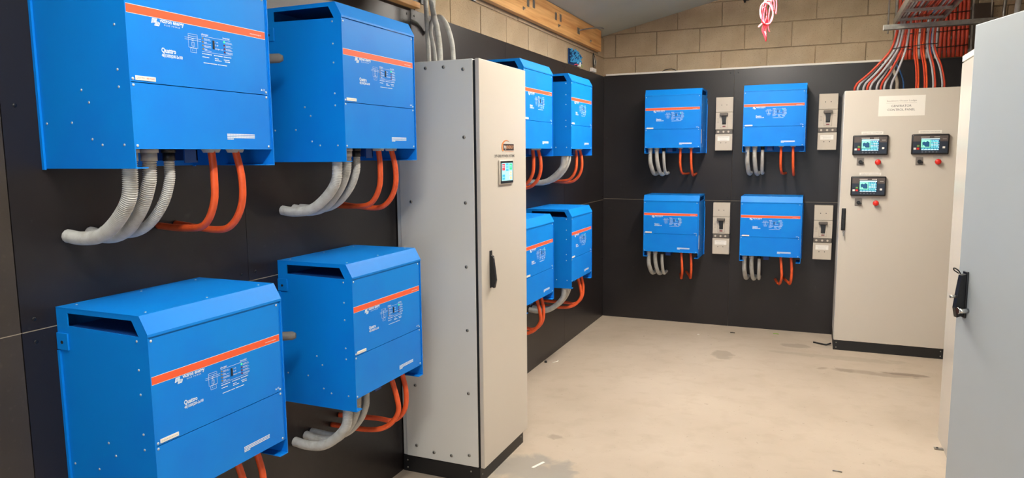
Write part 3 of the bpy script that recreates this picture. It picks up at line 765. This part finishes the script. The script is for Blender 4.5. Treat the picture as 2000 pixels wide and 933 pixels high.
# vertical riser ladder with red cables on the back wall
rl = thing('riser_ladder', 'upright slotted cable ladder on the back wall above the boards', 'cable tray', (2.50, LY-.018, 2.40))
part('rail', B().box(0, .016, -.018, .014, 0, .88, steel), rl); part('rail', B().box(.545, .561, -.018, .014, 0, .88, steel), rl)
for k in range(8): part('rung', B().box(.017, .544, -.004, .006, .03+.11*k, .05+.11*k, steel), rl)
ORD = ['leftmost', 'second from the left', 'third from the left', 'fourth from the left', 'fifth from the left', 'sixth from the left', 'seventh from the left', 'eighth from the left', 'middle one', 'eighth from the right', 'seventh from the right', 'sixth from the right', 'fifth from the right', 'fourth from the right', 'third from the right', 'second from the right', 'rightmost']
nx = 17
for k in range(nx):
    x = 2.535 + k*(.485/(nx-1)); m = red_c; r = .0125
    if k in (8, 9): m = blue_c if k == 8 else grey_c; r = .010
    if k in (5, 6, 7): m = grey_c if k != 6 else red_c
    zt = ceil_z(x)-.004
    P = [(x+random.uniform(-.004, .004), LY-.040+random.uniform(-.004, .002), z) for z in (2.392, 2.55, 2.7, 2.9, zt)]
    nm = 'red' if m is red_c else ('blue' if m is blue_c else 'grey')
    tag(part('riser_cable', B().tube(spline(P, .06), r, m, 10), None), '%s cable, %s in the upright bundle on the back wall' % (nm, ORD[k]), 'cable', '%s cables rising up the back wall' % nm)
for k, z in enumerate((2.475, 2.60, 2.74)):
    tag(part('cable_tie', B().tube([(2.525, LY-.056, z-.006), (2.70, LY-.058, z), (2.85, LY-.057, z-.002), (3.03, LY-.056, z+.006)], .0035, plastic_k, 6), None), '%s black tie line across the upright red cables' % ('lowest', 'middle', 'topmost')[k], 'cable tie')

# cables dropping from the ladder into the control cabinet
TOP = 2.117
drop = [(2.205, red_c, 0), (2.229, grey_c, 1), (2.270, grey_c, 2), (2.298, red_c, 3), (2.320, grey_c, 4), (2.366, grey_c, 5), (2.396, red_c, 6), (2.420, grey_c, 7), (2.468, grey_c, 8),
        (2.520, white_c, 9), (2.570, blue_c, 10), (2.645, red_c, 11), (2.660, orange_c, 12), (2.703, red_c, 13), (2.718, orange_c, 14), (2.762, grey_c, 15), (2.776, red_c, 16), (2.824, grey_c, 17), (2.838, red_c, 18)]
ordn = ['first', 'second', 'third', 'fourth', 'fifth', 'sixth', 'seventh', 'eighth', 'ninth', 'tenth', 'eleventh', 'twelfth', 'thirteenth', 'fourteenth', 'fifteenth', 'sixteenth', 'seventeenth', 'eighteenth', 'nineteenth']
nmm = {id(red_c): 'red', id(grey_c): 'grey', id(white_c): 'thick white', id(blue_c): 'thin blue', id(orange_c): 'orange'}
for x, m, k in drop:
    r = .0085 if k < 11 else .0068
    if m is white_c: r = .013
    if m is blue_c: r = .006
    if k <= 8: xt = 2.476 + (k//2)*.021; xm = x+(xt-x)*.42; zm = 2.27; y0 = 6.50
    elif k <= 10: xt = x+.01; xm = x+.005; zm = 2.3; y0 = 6.62
    else: xt = (2.604, 2.619, 2.648, 2.663, 2.690, 2.705, 2.722, 2.737)[k-11]; xm = x-(x-xt)*.35; zm = 2.29; y0 = 6.50
    ym = 6.40
    if k in (9,): P = [(x, y0, TOP), (x, y0, 2.2), (x-.03, y0+.05, 2.30), (x-.07, y0+.12, 2.345), (x-.10, y0+.17, 2.35)]
    elif k == 10: P = [(x, y0, TOP), (x-.006, y0, 2.2), (x-.03, y0+.03, 2.28), (x-.06, y0+.10, 2.36), (x-.07, y0+.16, 2.40)]
    else:
        lz = .026*(k % 2) if k < 11 else 0; P = [(x, y0, TOP), (x+(xm-x)*.12, y0-.01, TOP+.06), (xm, y0-.05+lz, zm), (xt-(xt-x)*.12, 6.42+lz, 2.42), (xt, 6.36+lz, 2.55), (xt, 6.22, 2.626+lz), (xt, 5.9, 2.631+lz), (xt, 4.5, 2.631+lz), (xt, 2.7, 2.631+lz)]
    tag(part('drop_cable', B().tube(spline(P, .035), r, m, 10), None), '%s cable, %s from the left, entering the control cabinet top' % (nmm[id(m)], ordn[k]), 'cable', 'cables entering the control cabinet top')
for n_, (xa, xb, y, z) in enumerate(((2.455, 2.58, 6.405, 2.435), (2.59, 2.76, 6.385, 2.445))):
    tag(part('cable_tie', B().tube([(xa, y, z-.004), ((xa+xb)/2, y-.012, z+.004), (xb, y, z+.006)], .0035, plastic_k, 6), None), 'black tie around the %s bundle above the control cabinet' % ('left grey', 'right red')[n_], 'cable tie')
# more cables inside the ladder
for k in range(9):
    x = 2.480 + k*.031; m = (red_c, grey_c, red_c, black_c, red_c, grey_c, red_c, red_c, grey_c)[k]
    if x > 2.745: break
    P = [(x, 6.30, 2.6930), (x, 5.8, 2.6930), (x, 4.5, 2.6930), (x, 2.7, 2.6930)]
    nm = 'red' if m is red_c else 'grey' if m is grey_c else 'black'
    tag(part('ladder_cable', B().tube(P, .0125, m, 10), None), '%s cable lying in the lower overhead cable ladder, %s of its layer' % (nm, ORD[k] if k < 8 else 'rightmost'), 'cable', '%s cables in the cable ladder' % nm)
for k in range(7):
    x = 2.485 + k*.062; m = (red_c, red_c, grey_c, red_c, red_c, red_c, grey_c)[k]; nm = 'red' if m is red_c else 'grey'
    tag(part('ladder_cable', B().tube([(x, 6.30, 2.87), (x, 4.5, 2.87), (x, 2.7, 2.87)], .0140, m, 10), None), '%s cable lying in the upper cable ladder, %s' % (nm, ORD[k]), 'cable', '%s cables in the upper cable ladder' % nm)

tag(part('brown_panel', B().box(3.06, 3.19, LY-.05, LY-.004, 2.45, 2.80, mat('dark_brown_panel', rgb(70, 58, 48), .8)), None), 'dark brown panel piece on the back wall right of the red cables', 'panel')
# pipes high on the right, above the open door
for x, y, r, m, lab in ((3.205, 6.60, .012, steel, 'thin upright steel conduit on the back wall above the open door'), (3.27, 6.50, .020, conduit_m, 'thick upright grey pipe above the open door')):
    tag(part('upright_pipe', B().tube([(x, y, 2.3), (x+.01, y, 2.7), (x+.06, y-.02, ceil_z(x)-.01)], r, m, 10), None), lab, 'pipe')
tag(part('orange_duct', B().tube([(3.36, 6.0, 2.50), (3.36, 6.0, ceil_z(3.36)-.06)], .04, orange_c, 14), None), 'orange duct at the picture right edge above the open door', 'duct')

# ------------------------------------------------------------------ right-hand cabinets and the open door
XF = 2.645
rc = thing('right_cabinet', 'cream glossy cabinet seen edge-on behind the open grey door', 'cabinet', (XF, 3.35, 0))
part('body', B().box(.022, .60, 0, 1.215, .0, 2.112, ral, bev=.002), rc)
part('roof_cap', B().box(-.0, .60, .0, 1.215, 2.114, 2.146, ral, bev=.002), rc)
part('door', B().box(0, .02, .004, .606, .0, 2.108, gloss_cab, bev=.002), rc); part('door', B().box(0, .02, .610, 1.213, .0, 2.108, gloss_cab, bev=.002), rc)
oc = thing('open_cabinet', 'grey cabinet on the right whose door stands ajar', 'cabinet', (XF, 2.66, 0))
b = B(); b.box(.022, .60, 0, .012, .09, 2.112, ral); b.box(.022, .60, .653, .665, .09, 2.112, ral); b.box(.588, .60, .012, .653, .09, 2.112, ral); b.box(.022, .588, .012, .653, 2.10, 2.112, ral); b.box(.022, .588, .012, .653, .09, .102, ral)
part('body', b, oc); part('mounting_plate', B().box(.565, .58, .05, .61, .15, 2.05, steel), oc); part('plinth', B().box(.026, .59, .004, .661, 0, .088, black_p), oc)
# door pivots about its near edge; local +x runs from hinge to free edge
hx, hy, fx, fy = 2.690, 2.680, 2.480, 3.280
ang = math.atan2(fy-hy, fx-hx); dl = math.hypot(fx-hx, fy-hy)
od = bpy.data.objects.new('door', None); 
b = B(); b.box(0, dl, 0, .018, .09, 2.12, ral_cool, bev=.003)
od = part('door', b, oc, label='cool grey door standing ajar with black handle'); od.location = (hx-XF+.017, hy-2.66+.006, 0); od.rotation_euler = (0, 0, ang)
hz = 1.075; xl = dl-.045
h = part('handle', B().box(xl-.028, xl+.004, .018, .026, hz-.09, hz+.095, plastic_k, bev=.003), od)
part('lever', B().prism([(.026, hz-.078), (.052, hz-.088), (.060, hz-.050), (.052, hz+.02), (.044, hz+.080), (.026, hz+.085)], 'x', xl-.024, xl-.002, plastic_k), od)
part('lock_cylinder', B().cyl((xl-.036, .018, hz-.058), (0, 1, 0), .010, .036, chrome, 12).cyl((xl-.036, .054, hz-.058), (0, 1, 0), .013, .004, chrome, 12), od)
part('padlock_loop', B().tube(spline([(xl-.006, .046, hz+.086), (xl+.004, .060, hz+.098), (xl-.008, .066, hz+.108), (xl-.020, .056, hz+.100), (xl-.014, .044, hz+.086)], .006), .0025, plastic_k, 6), od)
part('latch_pin', B().cyl((xl-.012, .050, hz-.006), (0, 1, 0), .006, .026, steel, 8), od)
fb = thing('floor_bracket', 'small flat steel bracket on the floor at the foot of the right cabinets', 'bracket', (2.60, 4.37, 0))
part('plate', B().box(0, .052, -.012, .014, .001, .007, steel, bev=.001), fb); part('bolt', B().cyl((.016, .001, .007), 'z', .006, .004, plastic_k, 6), fb)

# ------------------------------------------------------------------ small things
# blue cord bundle on top of the left boards
bu = thing('cord_bundle', 'tangled bundle of blue cord stuffed in a gap above the left boards', 'cord', (0, 6.0, 2.41))
bu.location = (0, 5.93, 2.40)
part('recess_shade', B().box(-.003, .0035, -.16, .13, -.01, .115, rope_b2), bu)  # flat dark slab proud of the wall, painted as the shade in the gap
random.seed(5)
for q in range(2):
    b = B()
    for k in range(70):
        cy = random.uniform(-.15, .13); cz = random.uniform(.005, .115) * (1-.25*max(0, cy/.11)); L_ = random.uniform(.015, .032); a = random.uniform(0, PI)
        P = [(.010+random.uniform(0, .02), cy+L_*math.cos(a+t*.8)*(t-1)*1.0, cz+L_*.45*math.sin(a+t*.9)*(t-1)) for t in (0, 1, 2)]
        P = [(x, y, max(.004, z)) for x, y, z in P]
        b.tube(spline(P, .012), .0042, rope_b if q == 0 or k % 3 else rope_b2, 5)
    part('cord', b, bu, 'stuff')
pg = thing('white_plug', 'small white plug below the blue cord bundle with a green wire', 'plug', (.004, 6.00, 2.385))
part('body', B().box(0, .030, -.018, .018, 0, .038, paper, bev=.005), pg)
part('wire', B().tube(spline([(.012, .018, .02), (.014, .06, .028), (.012, .11, .004)], .012), .003, mat('green_wire', rgb(140, 190, 50), .5), 6), pg)
tag(part('pink_wire', B().tube(spline([(.012, 5.90, 2.392), (.016, 5.94, 2.400), (.014, 5.98, 2.398)], .008), .005, pink, 6), None), 'short pink wire beside the white plug under the blue cord', 'wire')
tag(part('junction_box', B().box(.001, .03, 6.38, 6.50, 2.384, 2.418, paper, bev=.003), None), 'small white junction box on the board top near the corner', 'box')
hg = thing('hanging_shackle', 'grey shackle hanging on dark string in the corner of the left wall', 'shackle', (.004, 6.50, 2.42))
part('string', B().tube(spline([(.006, -.04, .14), (.008, -.05, .08), (.006, -.035, .02), (.008, -.03, -.02)], .012), .004, plastic_k, 6).tube(spline([(.006, -.04, .14), (.010, .0, .10), (.008, .02, .04), (.006, .0, -.02)], .012), .003, plastic_k, 6), hg)
part('link', B().tube(spline([(.012, -.01, .10), (.014, .02, .07), (.012, .015, .03), (.012, -.012, .03), (.012, -.022, .07), (.012, -.01, .10)], .008), .0065, steel, 8), hg)
# pink twine hank hanging from the ceiling
tw = thing('twine_hank', 'knotted hank of pink and red twine hanging from the ceiling', 'twine', (1.60, 5.2, 2.38))
def loopy(cx, cz, rx, rz, a, m, name, y=0, t0=0, t1=2*PI, r=.0045):
    P = [(cx+rx*math.cos(t)*math.cos(a)-rz*math.sin(t)*math.sin(a), y+.006*math.sin(3*t), cz+rx*math.cos(t)*math.sin(a)+rz*math.sin(t)*math.cos(a)) for t in [t0+(t1-t0)*k/14 for k in range(15)]]
    return part(name, B().tube(spline(P, .012), r, m, 6), tw)
loopy(.0, .190, .034, .080, .05, pink, 'strand', 0); loopy(-.006, .185, .040, .072, .2, pink2, 'strand', -.01); loopy(.008, .20, .030, .085, -.15, pink, 'strand', .01)
loopy(-.020, .17, .016, .055, .0, redt, 'strand', -.012); loopy(.030, .18, .022, .115, -.1, pink, 'strand', .012, 0, 4.6)
for k, (dx, m) in enumerate(((-.018, redt), (-.008, redt), (.004, redt), (-.012, pink2))):
    part('tail', B().tube(spline([(dx*.5, 0, .15), (dx-.012, .004*k, .08), (dx*.3-.006, 0, .03+.01*k), (-.004, .002, .0+.01*k)], .012), .0045, m, 6), tw)
part('tail', B().tube(spline([(-.02, 0, .125), (-.04, 0, .115), (-.055, 0, .098)], .01), .006, pink2, 6), tw)
part('knot', B().tube(spline([(-.02, 0, .262), (.0, -.012, .272), (.022, 0, .262), (.0, .012, .252), (-.018, 0, .266)], .006), .008, pink2, 8), tw)
part('cord', B().tube([(.012, 0, .26), (.014, 0, .45), (.014, 0, ceil_z(1.6)-2.38-.002)], .004, redt, 6).tube([(-.004, 0, .26), (.006, 0, .45), (.010, 0, ceil_z(1.6)-2.38-.002)], .004, pink, 6), tw)
cl = thing('wall_clamp', 'small black clamp high on the back wall blocks at the picture top', 'clamp', (1.30, LY-.004, 2.985))
part('jaw', B().box(-.015, .035, -.03, 0, 0, .06, plastic_k, bev=.003), cl); part('bolt', B().cyl((-.002, -.015, -.016), 'z', .008, .016, plastic_k, 8), cl)

tag(part('paper_strip', B().box(-.008, .008, -.047, .047, .0006, .0016, paper), None), 'small white paper strip on the floor before the tall grey cabinet', 'paper strip').location = (.640, 3.361, 0)
bpy.data.objects['paper_strip'].rotation_euler = (0, 0, -.35)
tag(part('rubber_stopper', B().cyl((.03, 5.12, .0005), 'z', .012, .014, plastic_k, 10, .009), None), 'small black stopper on the floor against the left wall', 'stopper')
tag(part('zip_tie_offcut', B().tube(spline([(.08, 5.13, .003), (.10, 5.15, .003), (.11, 5.19, .003), (.095, 5.21, .003)], .01), .0025, paper, 6), None), 'white curled plastic offcut on the floor by the left wall', 'offcut')
tag(part('cable_offcut', B().tube(spline([(1.98, 6.50, .007), (2.03, 6.47, .008), (2.08, 6.44, .010), (2.115, 6.46, .020)], .02), .007, black_c, 8), None), 'short black cable end on the floor at the control cabinet plinth', 'cable')
for nm_, x, y, dx, dy, m_, lb, ct in (('green_offcut', 1.666, 6.70, .045, .02, mat('green_wire', rgb(140, 190, 50), .5), 'tiny green plastic offcut on the floor near the back wall', 'offcut'),
        ('paper_scrap', 1.02, 6.42, .02, .012, paper, 'tiny white scrap on the floor before the lower corner inverter', 'scrap'),
        ('metal_chip', 2.10, 3.86, .045, .006, steel, 'thin pale metal sliver on the floor towards the right cabinet', 'offcut'),
        ('wire_offcut', 1.30, 6.60, .04, .004, black_c, 'tiny dark wire offcut on the floor near the back wall', 'offcut')):
    o = part(nm_, B().tube([(-dx/2, 0, .004), (0, dy*.4, .005), (dx/2, -dy*.3, .004)], .003, m_, 6), None); o.location = (x, y, 0); tag(o, lb, ct)
cbx = tag(part('switch_box', B().box(.0005, .05, 1.04, 1.108, 1.637, 1.705, mat('drab_grey_box', rgb(128, 120, 110), .6), bev=.004), None), 'pale grey box at the picture left edge on the brown board', 'box')

# ------------------------------------------------------------------ ceiling lamps (out of frame, light the room)
for k, (x, y, p, c) in enumerate(BATTENS):
    z = ceil_z(x)-.26
    t = thing('batten_light', 'long ceiling batten light %s' % ('above the camera end of the room', 'above the middle of the room', 'above the far end of the room')[k], 'lamp', (x, y, z), 0, 'ceiling lights')
    part('housing', B().box(-.07, .07, -.62, .62, .012, .06, paper, bev=.004), t); part('diffuser', B().box(-.06, .06, -.60, .60, 0, .012, lamp_e), t)
    part('hanger', B().cyl((0, .4, .06), 'z', .006, .197, steel, 8), t); part('hanger', B().cyl((0, -.4, .06), 'z', .006, .197, steel, 8), t)
    area('lamp', (x, y, z-.004), (0, 0, 0), .12, 1.2, p, c)
    area('added_uplight', (x, y, z+.064), (PI, 0, 0), .12, 1.2, p*1.6, c)  # upward area light added above the housing to brighten the ceiling
